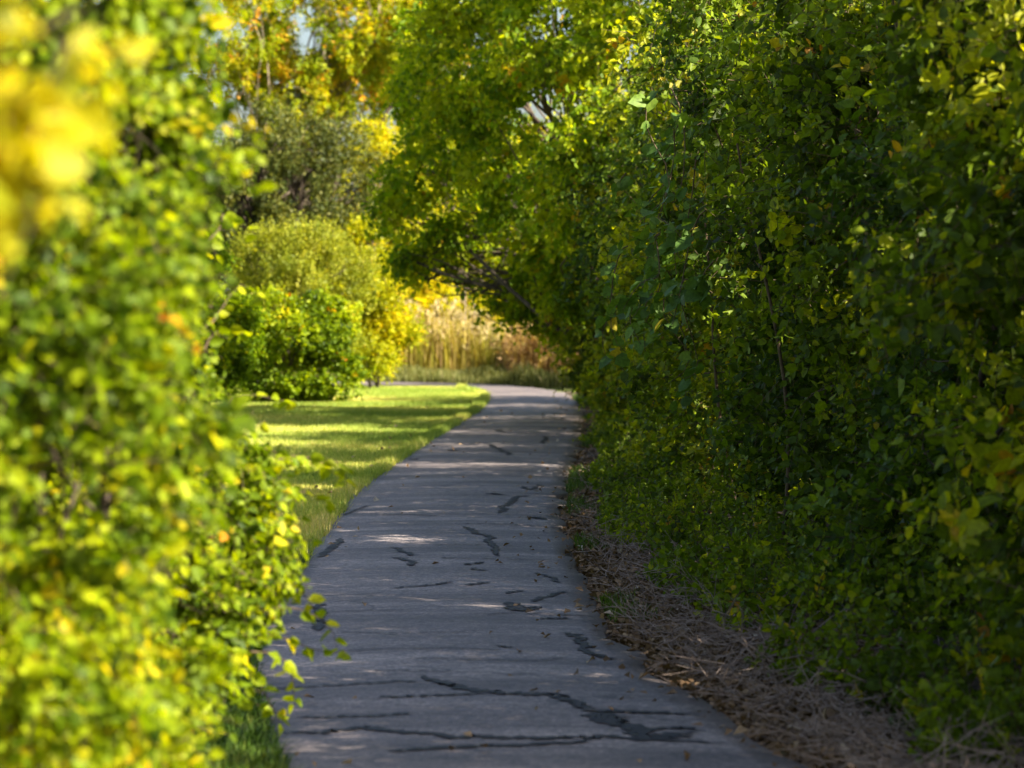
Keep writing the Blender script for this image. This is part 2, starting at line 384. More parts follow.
    return tag(o, 'curving grey asphalt footpath with tar sealed cracks', 'path', kind='structure')
path_mesh()

# verge of bare soil under the hedge and the mown lawn, sheets just above the ground
def sheet(name, left, right, z, mat, label, cat):
    g = Geo(); n = len(left); K = 10
    V = np.zeros((n, K + 1, 3))
    for k in range(K + 1):
        u = k / K; V[:, k, :2] = left * (1 - u) + right * u
        V[:, k, 2] = z(V[:, k, 0], V[:, k, 1], u)
    f = [[i * (K + 1) + j, i * (K + 1) + j + 1, (i + 1) * (K + 1) + j + 1, (i + 1) * (K + 1) + j] for i in range(n - 1) for j in range(K)]
    g.add(V.reshape(-1, 3), f)
    return tag(g.build(name, mat, smooth=True), label, cat, kind='structure')
yy = np.linspace(-10, 51, 160); lx, rx = path_x(yy)
def vz(x, y, u): return -.004 + np.sin(min(u * 2.2, 1) * math.pi / 2) * .12 * (1 + .5 * np.sin(y * 1.7)) * (u > 0)
sheet('verge', np.c_[rx - .02, yy], np.c_[rx + 4.5, yy], vz, M['soil'], 'bare brown soil verge beside the path', 'verge')
yy = np.linspace(-10, 53.0, 160); lx, rx = path_x(yy)
sheet('lawn', np.c_[np.minimum(lx, -.3) * 0 - 14, yy], np.c_[lx + .01, yy], lambda x, y, u: -.004 + .02 * np.sin(x * .9 + y * .31) * (u < .95) , M['lawn_soil'], 'mown sunlit lawn left of the path', 'lawn')

def blades(g, x, y, z, h, w, rng, tint, lean=.35, seg=1, mat=0, dirb=None):
    N = len(x); ang = rng.uniform(0, 6.283, N)
    d = np.stack([np.cos(ang), np.sin(ang), np.zeros(N)], 1); s = np.stack([-np.sin(ang), np.cos(ang), np.zeros(N)], 1)
    ln = rng.normal(0, lean, N)[:, None] * h[:, None]
    p = np.stack([x, y, z], 1); up = np.array([[0, 0, 1.]])
    w = w[:, None]; h_ = h[:, None]
    if seg == 1:
        V = np.stack([p - s * w, p + s * w, p + up * h_ + d * ln], 1); b = np.arange(N)[:, None] * 3
        g.add(V, b + np.array([[0, 1, 2]]), np.repeat(tint, 3), mat)
    else:
        a1 = p + up * h_ * .45 + d * ln * .2; a2 = p + up * h_ * .8 + d * ln * .6; a3 = p + up * h_ * .97 + d * ln * 1.1
        V = np.stack([p - s * w * .8, p + s * w * .8, a1 + s * w, a1 - s * w, a2 + s * w * .7, a2 - s * w * .7, a3], 1)
        b = np.arange(N)[:, None] * 7
        g.add(V, np.concatenate([b + np.array([[0, 1, 2, 3]]), b + np.array([[3, 2, 4, 5]])]), np.repeat(tint, 7), mat)
        g.add(V.reshape(-1, 3), b + np.array([[5, 4, 6]]), np.repeat(tint, 7), mat)

# mown lawn turf
rng = np.random.RandomState(11)
g = Geo()
n = 420000
y = 15 + 38.5 * rng.uniform(0, 1, n) ** .8; l, r = path_x(y)
x = l + .03 - np.abs(rng.exponential(2.2, n)) - rng.uniform(-.02, .03, n)
k = x > -9; x, y = x[k], y[k]; l = l[k]
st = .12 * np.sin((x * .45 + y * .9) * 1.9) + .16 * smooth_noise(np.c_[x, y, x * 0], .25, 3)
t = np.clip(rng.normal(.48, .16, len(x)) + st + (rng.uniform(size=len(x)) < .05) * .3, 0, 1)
hh = rng.uniform(.035, .075, len(x)) * (1 + .8 * (np.abs(x - l) < .10))
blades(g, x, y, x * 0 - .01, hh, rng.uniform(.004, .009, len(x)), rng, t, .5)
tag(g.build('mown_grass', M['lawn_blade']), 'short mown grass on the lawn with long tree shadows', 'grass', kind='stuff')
# rough shaded grass at the foot of the near shrubs
g = Geo(); n = 90000
y = rng.uniform(5, 17.5, n); l, r = path_x(y)
x = l + .04 - np.abs(rng.exponential(.7, n))
hh = rng.uniform(.05, .15, n) * (.7 + .5 * np.clip((l - x) * 3, 0, 1))
t = np.clip(rng.normal(.38, .16, n) + .15 * smooth_noise(np.c_[x, y, x * 0], .8, 4), 0, 1)
blades(g, x, y, x * 0 - .01, hh, rng.uniform(.002, .0045, n), rng, t, .6, 2)
tag(g.build('rough_grass', M['grass']), 'rough green grass at the foot of the near left shrubs', 'grass', kind='stuff')

# ------------------------------------------------------------------ plants
def anchors(blobs, n, rng, seed, gap=-.45, gapf=.55, shell=.22, zmin=.05, deep=.62):
    """twig anchor points in the outer part of a union of ellipsoids; returns points and outward normals"""
    B = np.array(blobs, float); R = B[:, 3:6] if B.shape[1] == 6 else np.repeat(B[:, 3:4], 3, 1)
    area = (R.prod(1)) ** (2 / 3); pr = area / area.sum()
    P = np.zeros((0, 3)); Q = np.zeros((0, 3))
    for _ in range(12):
        m = int(n * 1.6)
        i = rng.choice(len(B), m, p=pr); u = nrm(rng.normal(size=(m, 3)))
        rr = 1 - np.abs(rng.normal(0, shell, m)); rr *= 1 + .18 * smooth_noise(u * 1.0 + i[:, None] * 3.3, 1.0, seed)
        p = B[i, :3] + u * R[i] * rr[:, None]
        q = nrm(u / R[i])
        ok = p[:, 2] > zmin
        for j in range(len(B)):
            ok &= (np.linalg.norm((p - B[j, :3]) / R[j], axis=1) > deep) | (rng.uniform(size=m) < .12)
        ok &= (smooth_noise(p, gapf, seed + 1) + .5 * smooth_noise(p, gapf * 3, seed + 2)) > gap + rng.normal(0, .12, m)
        P = np.concatenate([P, p[ok]]); Q = np.concatenate([Q, q[ok]])
        if len(P) >= n: break
    return P[:n], Q[:n]

def foliage(g, P, Q, rng, leaf=.06, wid=.36, per=9, twig=.28, shape='oval', tint=.45, tvar=.14, up=.8, droop=-.1,
            warm=.03, seed=0, twigs=True, tr=.0025, cl=.16):
    N = len(P)
    D = nrm(Q * .8 + rng.normal(size=(N, 3)) * .7 + np.array([[0, 0, .25]]))
    TL = twig * rng.uniform(.5, 1.3, N)
    base = P - D * TL[:, None] * .5
    tw = tint + cl * smooth_noise(P, .7, seed + 40) + rng.normal(0, tvar * .6, N)
    if twigs: prisms(g, base, base + D * TL[:, None] + np.array([[0, 0, droop]]) * TL[:, None], tr, tr * .4)
    t = (np.arange(per) + .5) / per
    tt = t[None, :, None] + rng.uniform(-.04, .04, (N, per, 1))
    LP = base[:, None] + D[:, None] * TL[:, None, None] * tt + np.array([0, 0, droop]) * TL[:, None, None] * tt ** 2
    s = nrm(np.cross(D, rng.normal(size=(N, 3))))
    side = np.where(np.arange(per) % 2 == 0, 1., -1.)[None, :, None]
    A = nrm(D[:, None] * .55 + s[:, None] * side * .8 + rng.normal(size=(N, per, 3)) * .35 + np.array([0, 0, droop * 1.5]))
    Ls = leaf * rng.uniform(.6, 1.25, (N, per)) * rng.choice([.75, 1.0, 1.0, 1.25], (N, 1)) * (1 - .25 * t[None])
    T = tw[:, None] + rng.normal(0, tvar * .5, (N, per))
    hot = rng.uniform(size=(N, 1)) < warm
    T = np.where(hot, rng.uniform(.88, 1.0, (N, per)), np.minimum(T, .9))
    leaves(g, LP.reshape(-1, 3), A.reshape(-1, 3), Ls.ravel(), wid, rng, np.clip(T.ravel(), 0, 1), shape, up)

def woody(base, blobs, rng, r=.06, stems=1, spread=.3, sub=6, mat=None):
    """trunk or stems rising from the base and forking into the crown's masses"""
    g = Geo(); base = np.asarray(base, float)
    B = np.array(blobs, float); C = B[:, :3]
    order = np.argsort(C[:, 2])
    for s in range(stems):
        b0 = base + np.array([*(rng.normal(0, spread * .4, 2)), -.05]) * (stems > 1) - np.array([0, 0, .05])
        mine = [C[k] for q, k in enumerate(order) if q % stems == s] or [C[order[s % len(C)]]]
        top = max(mine, key=lambda c: c[2]); fork = b0 * .45 + top * .55
        if stems == 1: fork[:2] = b0[:2] * .6 + C[:, :2].mean(0) * .4; fork[2] = b0[2] * .5 + C[:, 2].mean() * .5
        tr = bent(b0, fork, rng, 9, .05); tube(g, tr, r, r * .62, 8, mat=0, rng=rng)
        for c in mine:
            st = tr[rng.randint(5, 9)]
            li = bent(st, c, rng, 7, .08, .05); tube(g, li, r * .5, r * .2, 6, mat=0, rng=rng)
            for _ in range(sub):
                a = li[rng.randint(2, 7)]; bl = B[np.argmin(np.linalg.norm(C - c, axis=1))]
                R = bl[3:6] if len(bl) == 6 else np.repeat(bl[3], 3)
                e = c + nrm(rng.normal(size=(1, 3)))[0] * R * rng.uniform(.55, .9)
                if e[2] > .05: tube(g, bent(a, e, rng, 6, .1), r * .17, r * .05, 4, mat=0, rng=rng)
    return g

def plant(name, label, cat, base, blobs, seed, n, mats, group=None, wood=None, stems=1, r=.06, crown='crown', trunk='trunk', sub=6, gap=-.45, gapf=.55,
          shell=.22, deep=.62, extra=None, zmin=.05, **kw):
    rng = np.random.RandomState(seed)
    root = empty(name, base, label, cat, group)
    w = woody(base, blobs, rng, r, stems, sub=sub); w.build(trunk, wood or M['bark'], root, smooth=True)
    g = Geo(); P, Q = anchors(blobs, n, rng, seed, gap, gapf, shell, zmin, deep)
    foliage(g, P, Q, rng, seed=seed, **kw)
    if extra: extra(g, rng)
    g.build(crown, [mats, M['twig']], root)
    return root
def cloud(c, R, n, seed, r=(.45, .65), floor=.0):
    """n leafy masses scattered through an ellipsoid envelope"""
    rng = np.random.RandomState(seed + 500); c = np.array(c, float); R = np.array(R, float); out = []
    k = 0
    while len(out) < n and k < 4000:
        k += 1
        u = nrm(rng.normal(size=(1, 3)))[0] * rng.uniform(.2, .8) ** .6
        p = c + u * R; q = rng.uniform(*r) * R.min()
        if p[2] - q * .6 > floor: out.append((*p, q * rng.uniform(.9, 1.3), q * rng.uniform(.9, 1.3), q * rng.uniform(.8, 1.1)))
    return out

G1 = 'shrubs of the hedge along the right side of the path'
HEDGE = [  # X, Y, half width, height, material, tint, leaf, label
 (4.25, 5.6, 1.5, 3.3, 'hedge', .45, .07, 'low unseen shrub added outside the right frame edge to shade the path, next to the camera'),  # extra shrub out of view, added to throw shade on the path
 (4.0, 8.3, 1.45, 3.8, 'hedge', .45, .07, 'unseen shrub added just outside the right frame edge to shade the near path'),  # also added out of view, keeps the bottom of the path in shadow
 (3.05, 10.8, 1.45, 3.5, 'hedge', .50, .072, 'nearest hedge shrub cut by the right frame edge, yellow-lit sprays at its top'),
 (2.75, 13.0, 1.40, 3.9, 'hedge_blue', .45, .064, 'second hedge shrub from the near end, cooler green, over the dead twigs'),
 (2.62, 15.4, 1.45, 3.9, 'hedge', .46, .068, 'third hedge shrub from the near end, dark green above the widest brown litter'),
 (2.50, 18.0, 1.50, 3.9, 'hedge_blue', .52, .066, 'fourth hedge shrub from the near end, partly under the large-leaved vine'),
 (2.45, 20.9, 1.50, 3.9, 'hedge', .44, .068, 'fifth hedge shrub from the near end, plain mid green'),
 (2.45, 24.0, 1.55, 3.85, 'hedge', .54, .07, 'sixth hedge shrub from the near end, fresher green with low sprays'),
 (2.55, 27.5, 1.60, 3.8, 'hedge_blue', .52, .07, 'seventh hedge shrub from the near end, cool green beside the path bend'),
 (2.65, 31.2, 1.65, 3.8, 'hedge', .52, .075, 'eighth hedge shrub from the near end, where the path narrows'),
 (2.75, 35.2, 1.70, 3.8, 'hedge', .55, .078, 'ninth hedge shrub from the near end, behind the arching tree'),
 (2.75, 39.6, 1.75, 3.6, 'hedge', .52, .08, 'tenth hedge shrub from the near end, overhanging the far path edge'),
 (2.75, 44.2, 1.85, 3.2, 'hedge', .52, .08, 'eleventh hedge shrub from the near end, beside the far bend of the path'),
 (4.3, 52.5, 1.9, 3.9, 'hedge', .52, .08, 'farthest shrub, added past the bend of the path to shade the brown weeds'),  # added so that its shadow falls on the weeds beyond the bend
]
for i, (X, Y, hw, ht, mt, ti, lf, lb) in enumerate(HEDGE):
    sd_ = 100 + i; r_ = np.random.RandomState(sd_)
    B = []
    for lv, zf in enumerate(np.linspace(.10, .88, 5)):
        for a in range(4):
            th = a * math.pi / 2 + lv * .8 + r_.uniform(-.4, .4)
            q = hw * r_.uniform(.30, .56); off = hw * r_.uniform(.40, .78) * (1 - .35 * max(0, zf - .6))
            off *= (.8 if zf < .2 else 1.0)
            B.append((X + math.cos(th) * off - .18 * hw * (zf - .3), Y + math.sin(th) * off * 1.15, ht * zf + r_.uniform(-.2, .2), q, q * 1.1, q * r_.uniform(.8, 1.1)))
    if 33 < Y < 50:      # the far shrubs lean out over the path
        for (px, py, d_, q) in {35.2: [(622, 330, 35, .5), (640, 250, 34.5, .55), (612, 390, 35.5, .35)], 39.6: [(592, 330, 39, .45), (598, 270, 39, .5), (590, 375, 39.5, .3)], 44.2: [(572, 330, 43.5, .42), (556, 300, 43, .35), (568, 368, 44, .3), (600, 350, 44, .5)]}[Y]:
            p_ = at(px, py, d_); B.append((*p_, q, q, q))
    plant('hedge_shrub', lb, 'shrub', (X, Y, 0), B, sd_, 5300 if i < 9 else 3800, M[mt], G1, stems=3, r=.05, crown='foliage', trunk='stems', sub=3,
          gap=-.38, gapf=.6, shell=.26, deep=.55, leaf=lf, per=10, twig=.34, wid=.38, tint=ti, tvar=.3, droop=-.25, warm=.03, up=.6, cl=.36)

# back row of trees that close the hedge
BACK = [(5.9, 12.5, 4.2), (6.0, 17.0, 4.4), (5.8, 22.0, 4.5), (6.1, 27.5, 4.3), (5.9, 33.5, 4.4), (6.1, 39.5, 4.2)]
nm = ['first', 'second', 'third', 'fourth', 'fifth', 'farthest']
for i, (X, Y, ht) in enumerate(BACK):
    B = cloud((X, Y, ht * .56), (1.9, 2.9, ht * .46), 15, 200 + i, (.42, .6), .1)
    plant('hedge_tree', f'green tree behind the right hedge, {nm[i]} from the near end of the back row', 'tree', (X, Y, 0), B, 200 + i, 2600, M['hedge'],
          'trees standing behind the right hedge', r=.11, sub=4, gap=-.6, leaf=.095, per=9, twig=.4, tint=.55, tvar=.2, shape='kite', twigs=False, cl=.2)

# vine with large leaves hanging on the hedge
rng = np.random.RandomState(77)
base = np.array((1.5, 17.6, .05)); root = empty('vine', base, 'large-leaved climbing vine sprawling over the hedge face, bluish lobed leaves', 'vine')
g = Geo(); gs = Geo()
for k in range(26):
    y0 = rng.choice([17.2, 18.6, 20.4]) + rng.normal(0, .5); z0 = rng.uniform(1.5, 2.9)
    x0 = .98 + rng.normal(0, .12)
    p0 = np.array((x0, y0, z0)); p1 = p0 + np.array((rng.uniform(-.25, .1), rng.uniform(-.6, .6), -rng.uniform(.2, .8)))
    st = bent(p0, p1, rng, 8, .12); tube(gs, st, .005, .002, 4)
    m = 12; idx = rng.uniform(0, 6.99, m); i0 = idx.astype(int); fr = (idx - i0)[:, None]
    pp = st[i0] * (1 - fr) + st[i0 + 1] * fr + rng.normal(0, .03, (m, 3))
    a = nrm(np.stack([rng.normal(-.5, .4, m), rng.normal(-.3, .5, m), rng.normal(-.5, .3, m)], 1))
    leaves(g, pp, a, rng.uniform(.05, .115, m), .5, rng, np.clip(rng.normal(.5, .2, m), 0, 1), 'lobed', .9)
for k in range(3): tube(gs, bent((1.6, 17 + k * 1.3, 0), (1.3, 17 + k * 1.6, 2.8), rng, 14, .05), .016, .006, 6)
g.build('leaves', M['vine'], root); gs.build('stem', M['twig'], root)

# arching tree over the far path
B = []
r_ = np.random.RandomState(9)
for (px, py, d, q) in [(640, 60, 36, .95), (600, 130, 35.5, .85), (560, 40, 37, .95), (520, 90, 38, .9), (560, 190, 37, .7), (500, 160, 39, .75), (470, 60, 39, .9),
                       (455, 130, 40, .75), (430, 90, 40.5, .6), (420, 170, 41, .62), (425, 225, 41.5, .55), (460, 215, 41, .6), (440, 262, 42, .42), (520, 215, 39, .55),
                       (480, 5, 39.5, .9), (540, -40, 38, 1.1), (620, -50, 37, 1.2), (700, 10, 36, 1.1), (440, 30, 41, .6), (600, 230, 38, .6), (560, 250, 39, .5), (690, 110, 35, .9),
                       (535, 272, 40.5, .42), (505, 250, 41.5, .4), (480, 268, 41.5, .3), (515, 285, 41, .3), (548, 300, 40.5, .4), (555, 325, 41, .3), (570, 290, 39, .5), (408, 258, 41.5, .3), (428, 280, 41.8, .26), (458, 284, 41.8, .26), (395, 205, 41.5, .35), (482, 292, 41, .27), (505, 300, 40.8, .3), (520, 318, 40.6, .27), (450, 268, 41.2, .3)]:
    p = at(px, py, d); B.append((*p, q, q * 1.2, q * .85))
plant('arching_tree', 'tall green tree leaning out of the hedge and arching over the path', 'tree', (2.5, 39, 0), B, 301, 6900, M['arch'], r=.10, sub=7,
      gap=-.05, gapf=1.0, leaf=.105, per=9, twig=.45, tint=.76, tvar=.3, droop=-.35, warm=.03, up=.4, cl=.2, deep=.55)

# ------------------------------------------------------------------ near shrubs on the left, in the sun
def sprays(lst):
    """long outlying shoots with leaves in two rows"""
    def fn(g, rng):
        for (a, b, m, L) in lst:
            st = bent(a, b, rng, 8, .06, .08); n = len(st) - 1
            for i in range(n): prisms(g, st[i:i + 1], st[i + 1:i + 2], .0035 * (1 - i / n) + .001, .0035 * (1 - (i + 1) / n) + .001)
            idx = np.linspace(.8, n - .01, m); i0 = idx.astype(int); fr = (idx - i0)[:, None]
            pp = st[i0] * (1 - fr) + st[i0 + 1] * fr
            ax = nrm(np.array(b) - np.array(a)); s = nrm(np.cross(ax, np.array((0, .3, 1.))))
            sg = np.where(np.arange(m) % 2 == 0, 1., -1.)[:, None]
            aa = nrm(ax * .4 + s * sg * .8 + rng.normal(size=(m, 3)) * .3 + np.array([0, 0, -.45]))
            leaves(g, pp, aa, L * rng.uniform(.7, 1.15, m), .38, rng, np.clip(rng.normal(.55, .15, m), 0, .9), 'oval', .6)
    return fn
def BL(lst):
    out = []
    for (px, py, d, q) in lst:
        if d > 3.5: d *= 1.16; q *= 1.16
        p = at(px - (26 if d > 3.5 and py < 450 else 18 if d > 3.5 else 22), py, d); out.append((*p, q, q * 1.25, q))
    return out
# tall shrub filling the left edge
B = BL([(40, 60, 5.3, .30), (130, 30, 5.6, .26), (60, 180, 5.2, .30), (150, 130, 5.6, .20), (160, 190, 5.7, .15), (20, 300, 5.0, .32), (120, 280, 5.5, .22),
        (150, 340, 5.8, .15), (60, 420, 5.1, .30), (130, 440, 5.7, .20), (20, 540, 5.0, .32), (100, 560, 5.6, .22), (40, 660, 5.0, .30), (90, 720, 5.4, .24),
        (120, -60, 5.7, .30), (30, -80, 5.3, .40), (-120, 100, 5.3, .5), (-140, 350, 5.2, .5), (-140, 620, 5.2, .5), (60, 860, 5.3, .35), (-60, 980, 5.3, .4), (180, 60, 6.0, .14), (172, 110, 5.9, .1)])
plant('leafy_shrub', 'tall sunlit yellow-green shrub filling the left side beside the path', 'shrub', (-1.2, 6.2, 0), B, 401, 7600, M['near'], stems=4, r=.014,
      crown='foliage', trunk='stems', sub=5, gap=-.02, gapf=1.9, leaf=.040, per=8, twig=.17, wid=.42, tint=.42, tvar=.28, droop=-.25, warm=.006, up=.5, cl=.15, tr=.0016, shell=.28, deep=.4)
# golden twigs very near the camera
B = BL([(10, 40, 3.1, .07), (55, 100, 3.1, .07), (90, 40, 3.2, .06), (20, 170, 3.0, .05), (100, 10, 3.2, .05),
        (-60, 100, 3.0, .15), (0, -60, 3.1, .12)])
plant('golden_sapling', 'blurred golden-orange sapling in the top left corner, nearest to the camera', 'sapling', (-1.6, 3.2, 0), B, 402, 120, M['gold'], stems=2, r=.012,
      crown='foliage', trunk='stems', sub=3, gap=-.3, gapf=3, leaf=.05, per=6, twig=.10, wid=.45, tint=.3, tvar=.2, droop=-.2, warm=.0, up=.3, tr=.0015, shell=.4, deep=.1)
# lower shrub leaning to the path
B = BL([(150, 500, 7.2, .26), (210, 470, 7.6, .20), (230, 540, 7.6, .22), (170, 590, 7.2, .24), (200, 640, 7.3, .15), (150, 680, 7.1, .20), (140, 740, 7.0, .17), (190, 720, 7.0, .09),
        (240, 480, 7.8, .12), (255, 590, 7.6, .10), (60, 600, 7.4, .4), (200, 400, 7.8, .14), (170, 350, 7.6, .14), (190, 300, 7.7, .12), (60, 400, 7.6, .4), (60, 780, 7.3, .4), (190, 250, 7.8, .09)])
P_ = lambda a, b, c: at(a - 6, b, c * 1.15)
plant('spreading_shrub', 'lower yellow-green shrub with thin shoots reaching over the path edge', 'shrub', (-1.35, 8.5, 0), B, 403, 5400, M['near'], stems=4, r=.015,
      crown='foliage', trunk='stems', sub=4, gap=-.12, gapf=1.8, leaf=.040, per=8, twig=.20, wid=.38, tint=.43, tvar=.26, droop=-.3, warm=.012, up=.5, cl=.14, tr=.0016, shell=.3, deep=.4,
      extra=sprays([(P_(250, 480, 7.8), P_(345, 478, 8.2), 16, .055), (P_(240, 520, 7.8), P_(300, 500, 8.2), 14, .055), (P_(240, 600, 7.7), P_(312, 592, 8.3), 12, .05),
                    (P_(230, 640, 7.6), P_(343, 648, 8.4), 12, .055), (P_(220, 660, 7.6), P_(292, 716, 8.3), 12, .055), (P_(200, 440, 7.8), P_(272, 420, 8.3), 14, .05),
                    (P_(240, 560, 7.7), P_(315, 520, 8.2), 12, .05), (P_(210, 350, 7.8), P_(250, 330, 8.2), 10, .05), (P_(190, 300, 7.7), P_(225, 262, 8.2), 10, .05),
                    (P_(150, 700, 7.2), P_(215, 690, 7.6), 12, .05), (P_(200, 620, 7.4), P_(262, 668, 8.0), 12, .055), (P_(180, 480, 7.5), P_(290, 455, 8.1), 14, .05), (P_(250, 470, 7.9), P_(352, 486, 8.4), 18, .05), (P_(245, 500, 7.8), P_(335, 505, 8.3), 16, .05),
                    (P_(240, 610, 7.7), P_(322, 618, 8.3), 12, .055), (P_(235, 645, 7.6), P_(352, 652, 8.5), 14, .055), (P_(220, 655, 7.6), P_(300, 705, 8.3), 12, .055), (P_(215, 680, 7.5), P_(290, 730, 8.2), 10, .055), (P_(245, 485, 7.9), P_(325, 462, 8.4), 16, .045), (P_(230, 430, 7.9), P_(300, 400, 8.4), 14, .045),
                    (P_(250, 530, 7.8), P_(325, 540, 8.3), 14, .05), (P_(190, 260, 7.8), P_(262, 235, 8.3), 14, .045), (P_(195, 330, 7.8), P_(268, 300, 8.3), 14, .045)]))

# ------------------------------------------------------------------ middle distance, left of the path
def pb(px, py_base): p = gr(px, py_base); return p
# round bush
def bushblobs(px0, px1, py0, py1, d, n, seed, q=(.35, .5)):
    a = at(px0, py1, d); b = at(px1, py0, d)
    c = (a + b) / 2; R = (abs(b[0] - a[0]) / 2, abs(b[0] - a[0]) / 2 * .9, abs(b[2] - a[2]) / 2)
    return cloud((c[0], d, c[2]), R, n, seed, q, -.2)
B = bushblobs(232, 362, 292, 396, 45.5, 14, 1, (.42, .55)) + [(-3.6, 45.5, .45, .8, .8, .45), (-2.9, 45.5, .4, .55, .6, .4), (-4.2, 45.5, .4, .5, .6, .4)]
plant('round_bush', 'rounded dark-hearted green bush at the back of the lawn', 'bush', (-3.5, 45.5, 0), B, 501, 2300, M['near'], stems=4, r=.03, crown='foliage', trunk='stems',
      sub=3, gap=-.12, gapf=1.3, leaf=.085, per=8, twig=.3, tint=.42, tvar=.2, warm=.01, up=.9, twigs=False, deep=.6)
B = bushblobs(235, 372, 222, 392, 49.5, 18, 2, (.38, .5))
plant('olive_bush', 'pale olive feathery bush behind the rounded bush', 'bush', (-3.9, 49.5, 0), B, 502, 3400, M['olive'], stems=4, r=.03, crown='foliage', trunk='stems',
      sub=4, gap=-.25, gapf=1.0, leaf=.07, wid=.26, per=10, twig=.35, tint=.5, tvar=.25, up=.2, twigs=False, shape='kite', droop=.3)
B = bushblobs(338, 408, 215, 392, 52.5, 15, 3, (.5, .7))
plant('yellow_green_bush', 'tall bright yellow-green bush at the left end of the dry grasses', 'bush', (-2.5, 52.6, 0), B, 503, 3000, M['yellowgreen'], stems=3, r=.03, crown='foliage',
      trunk='stems', sub=4, gap=-.25, leaf=.075, per=9, twig=.5, tint=.34, tvar=.25, twigs=False, shape='kite')
B = bushblobs(180, 250, 225, 395, 43, 14, 4, (.5, .7))
plant('sunny_bush', 'bright yellow-green bush at the left end of the lawn', 'bush', (-4.6, 43, 0), B, 504, 2400, M['arch'], stems=3, r=.03, crown='foliage',
      trunk='stems', sub=4, gap=-.4, leaf=.075, per=9, twig=.35, tint=.5, tvar=.25, twigs=False, shape='kite')
B = bushblobs(80, 200, 250, 400, 40, 12, 5, (.5, .7))
plant('shaded_bush', 'green bush half hidden behind the tall left shrub', 'bush', (-5.3, 40, 0), B, 505, 2000, M['near'], stems=3, r=.03, crown='foliage',
      trunk='stems', sub=4, gap=-.4, leaf=.08, per=9, twig=.35, tint=.45, tvar=.25, twigs=False, shape='kite')

# trees beyond the lawn
def treeblobs(px0, px1, py0, py1, d, n, seed, q=(.35, .5), depth=1.0):
    a = at(px0, py1, d); b = at(px1, py0, d); c = (a + b) / 2
    return cloud((c[0], d, c[2]), (abs(b[0] - a[0]) / 2, abs(b[0] - a[0]) / 2 * depth, abs(b[2] - a[2]) / 2), n, seed, q, .3)
def ftree(name, lb, px, d, box, seed, n, mat, nb=16, q=(.35, .5), group=None, wood=None, r=.14, **kw):
    p = at(px, 400, d)
    a = dict(leaf=.10, per=8, twig=.5, tint=.5, tvar=.28, twigs=False, shape='kite', gap=-.3, sub=7); a.update(kw)
    plant(name, lb, 'tree', (p[0], d, 0), treeblobs(*box, d, nb, seed, q), seed, n, M[mat], group, wood=wood, r=r, **a)
ftree('dark_tree', 'dark olive-green dense tree below the orange autumn tree', 270, 60, (188, 372, 118, 330), 601, 7500, 'conifer', 30, (.36, .48), leaf=.09, wid=.3, gap=-.22, gapf=.7, tint=.62, tvar=.4, warm=.04, droop=.1, r=.16)
ftree('autumn_tree', 'tall thin-crowned autumn tree turning orange, sky showing through', 300, 74, (170, 420, -110, 150), 602, 7500, 'autumn', 34, (.28, .38), gap=.0, gapf=.55, leaf=.13, cl=.28, tint=.27, deep=.3, r=.08, wood=M['pale_bark'])
ftree('yellow_tree', 'golden-yellow tree between the dark tree and the arching tree', 385, 66, (325, 440, 95, 320), 603, 3000, 'yellowgreen', 18, (.4, .55), tint=.46, leaf=.11, gap=-.15)
ftree('green_tree', 'green tree rising behind the left shrub at the sky gap', 120, 70, (20, 190, -60, 330), 604, 3600, 'yellowgreen', 18, (.4, .55), tint=.35)
ftree('slender_tree', 'slender pale-green tree against the sky left of the arching tree', 430, 72, (385, 480, -60, 210), 605, 2300, 'autumn', 16, (.3, .42), tint=.28, gap=.0, gapf=.6, leaf=.12, deep=.3)
BG = 'trees of the far woodland edge'
for i, (px, d, box, mt, lb) in enumerate([
    (60, 92, (-60, 180, 60, 330), 'yellowgreen', 'far green woodland tree seen behind the left shrub'),
    (240, 95, (150, 330, 120, 330), 'arch', 'far green woodland tree behind the dark olive tree'),
    (400, 90, (320, 470, 150, 330), 'yellowgreen', 'far yellow-green woodland tree behind the golden tree'),
    (500, 96, (430, 580, 120, 330), 'arch', 'far green woodland tree above the dry grasses'),
    (620, 90, (540, 720, 60, 330), 'yellowgreen', 'far woodland tree hidden by the right hedge')]):
    ftree('woodland_tree', lb, px, d, box, 620 + i, 2600, mt, 16, (.4, .55), group=BG, leaf=.17, twig=.7, gap=-.6)

# bushes and dry grasses beyond the bend
for i, (box, d, lb) in enumerate([((395, 462, 262, 380), 63, 'low yellow-green bush behind the dry grasses, left of two'),
                                   ((448, 532, 258, 380), 64.5, 'low bright yellow bush behind the dry grasses, right of two')]):
    B = bushblobs(*box, d, 12, 30 + i, (.5, .7)); px = (box[0] + box[1]) / 2; p = at(px, 400, d)
    plant('low_bush', lb, 'bush', (p[0], d, 0), B, 640 + i, 2300, M['yellowgreen'], 'yellow bushes behind the dry grasses', stems=3, r=.03, crown='foliage', trunk='stems', sub=3,
          gap=-.6, leaf=.08, per=9, twig=.35, tint=.62 + .1 * i, tvar=.2, twigs=False, shape='kite')
rng = np.random.RandomState(21)
g = Geo(); n = 15000
x = rng.uniform(-6, 4.5, n); y = 58.2 + rng.uniform(0, 1, n) ** 1.3 * 4.2 + .1 * np.abs(x)
cl = smooth_noise(np.c_[x, y * .5, x * 0], .5, 8)
h = np.clip(1.08 + .22 * cl - .25 * (x > -.4) + rng.normal(0, .22, n), .4, 1.8)
t = np.clip(.45 + .25 * cl + rng.normal(0, .2, n) + .25 * (x > -.2), 0, 1)
blades(g, x, y, x * 0 - .02, h, rng.uniform(.006, .014, n), rng, t, .24, 2)
m = 2600; k = rng.choice(n, m, replace=False)    # seed heads
pp = np.stack([x[k], y[k], h[k] * .93], 1)
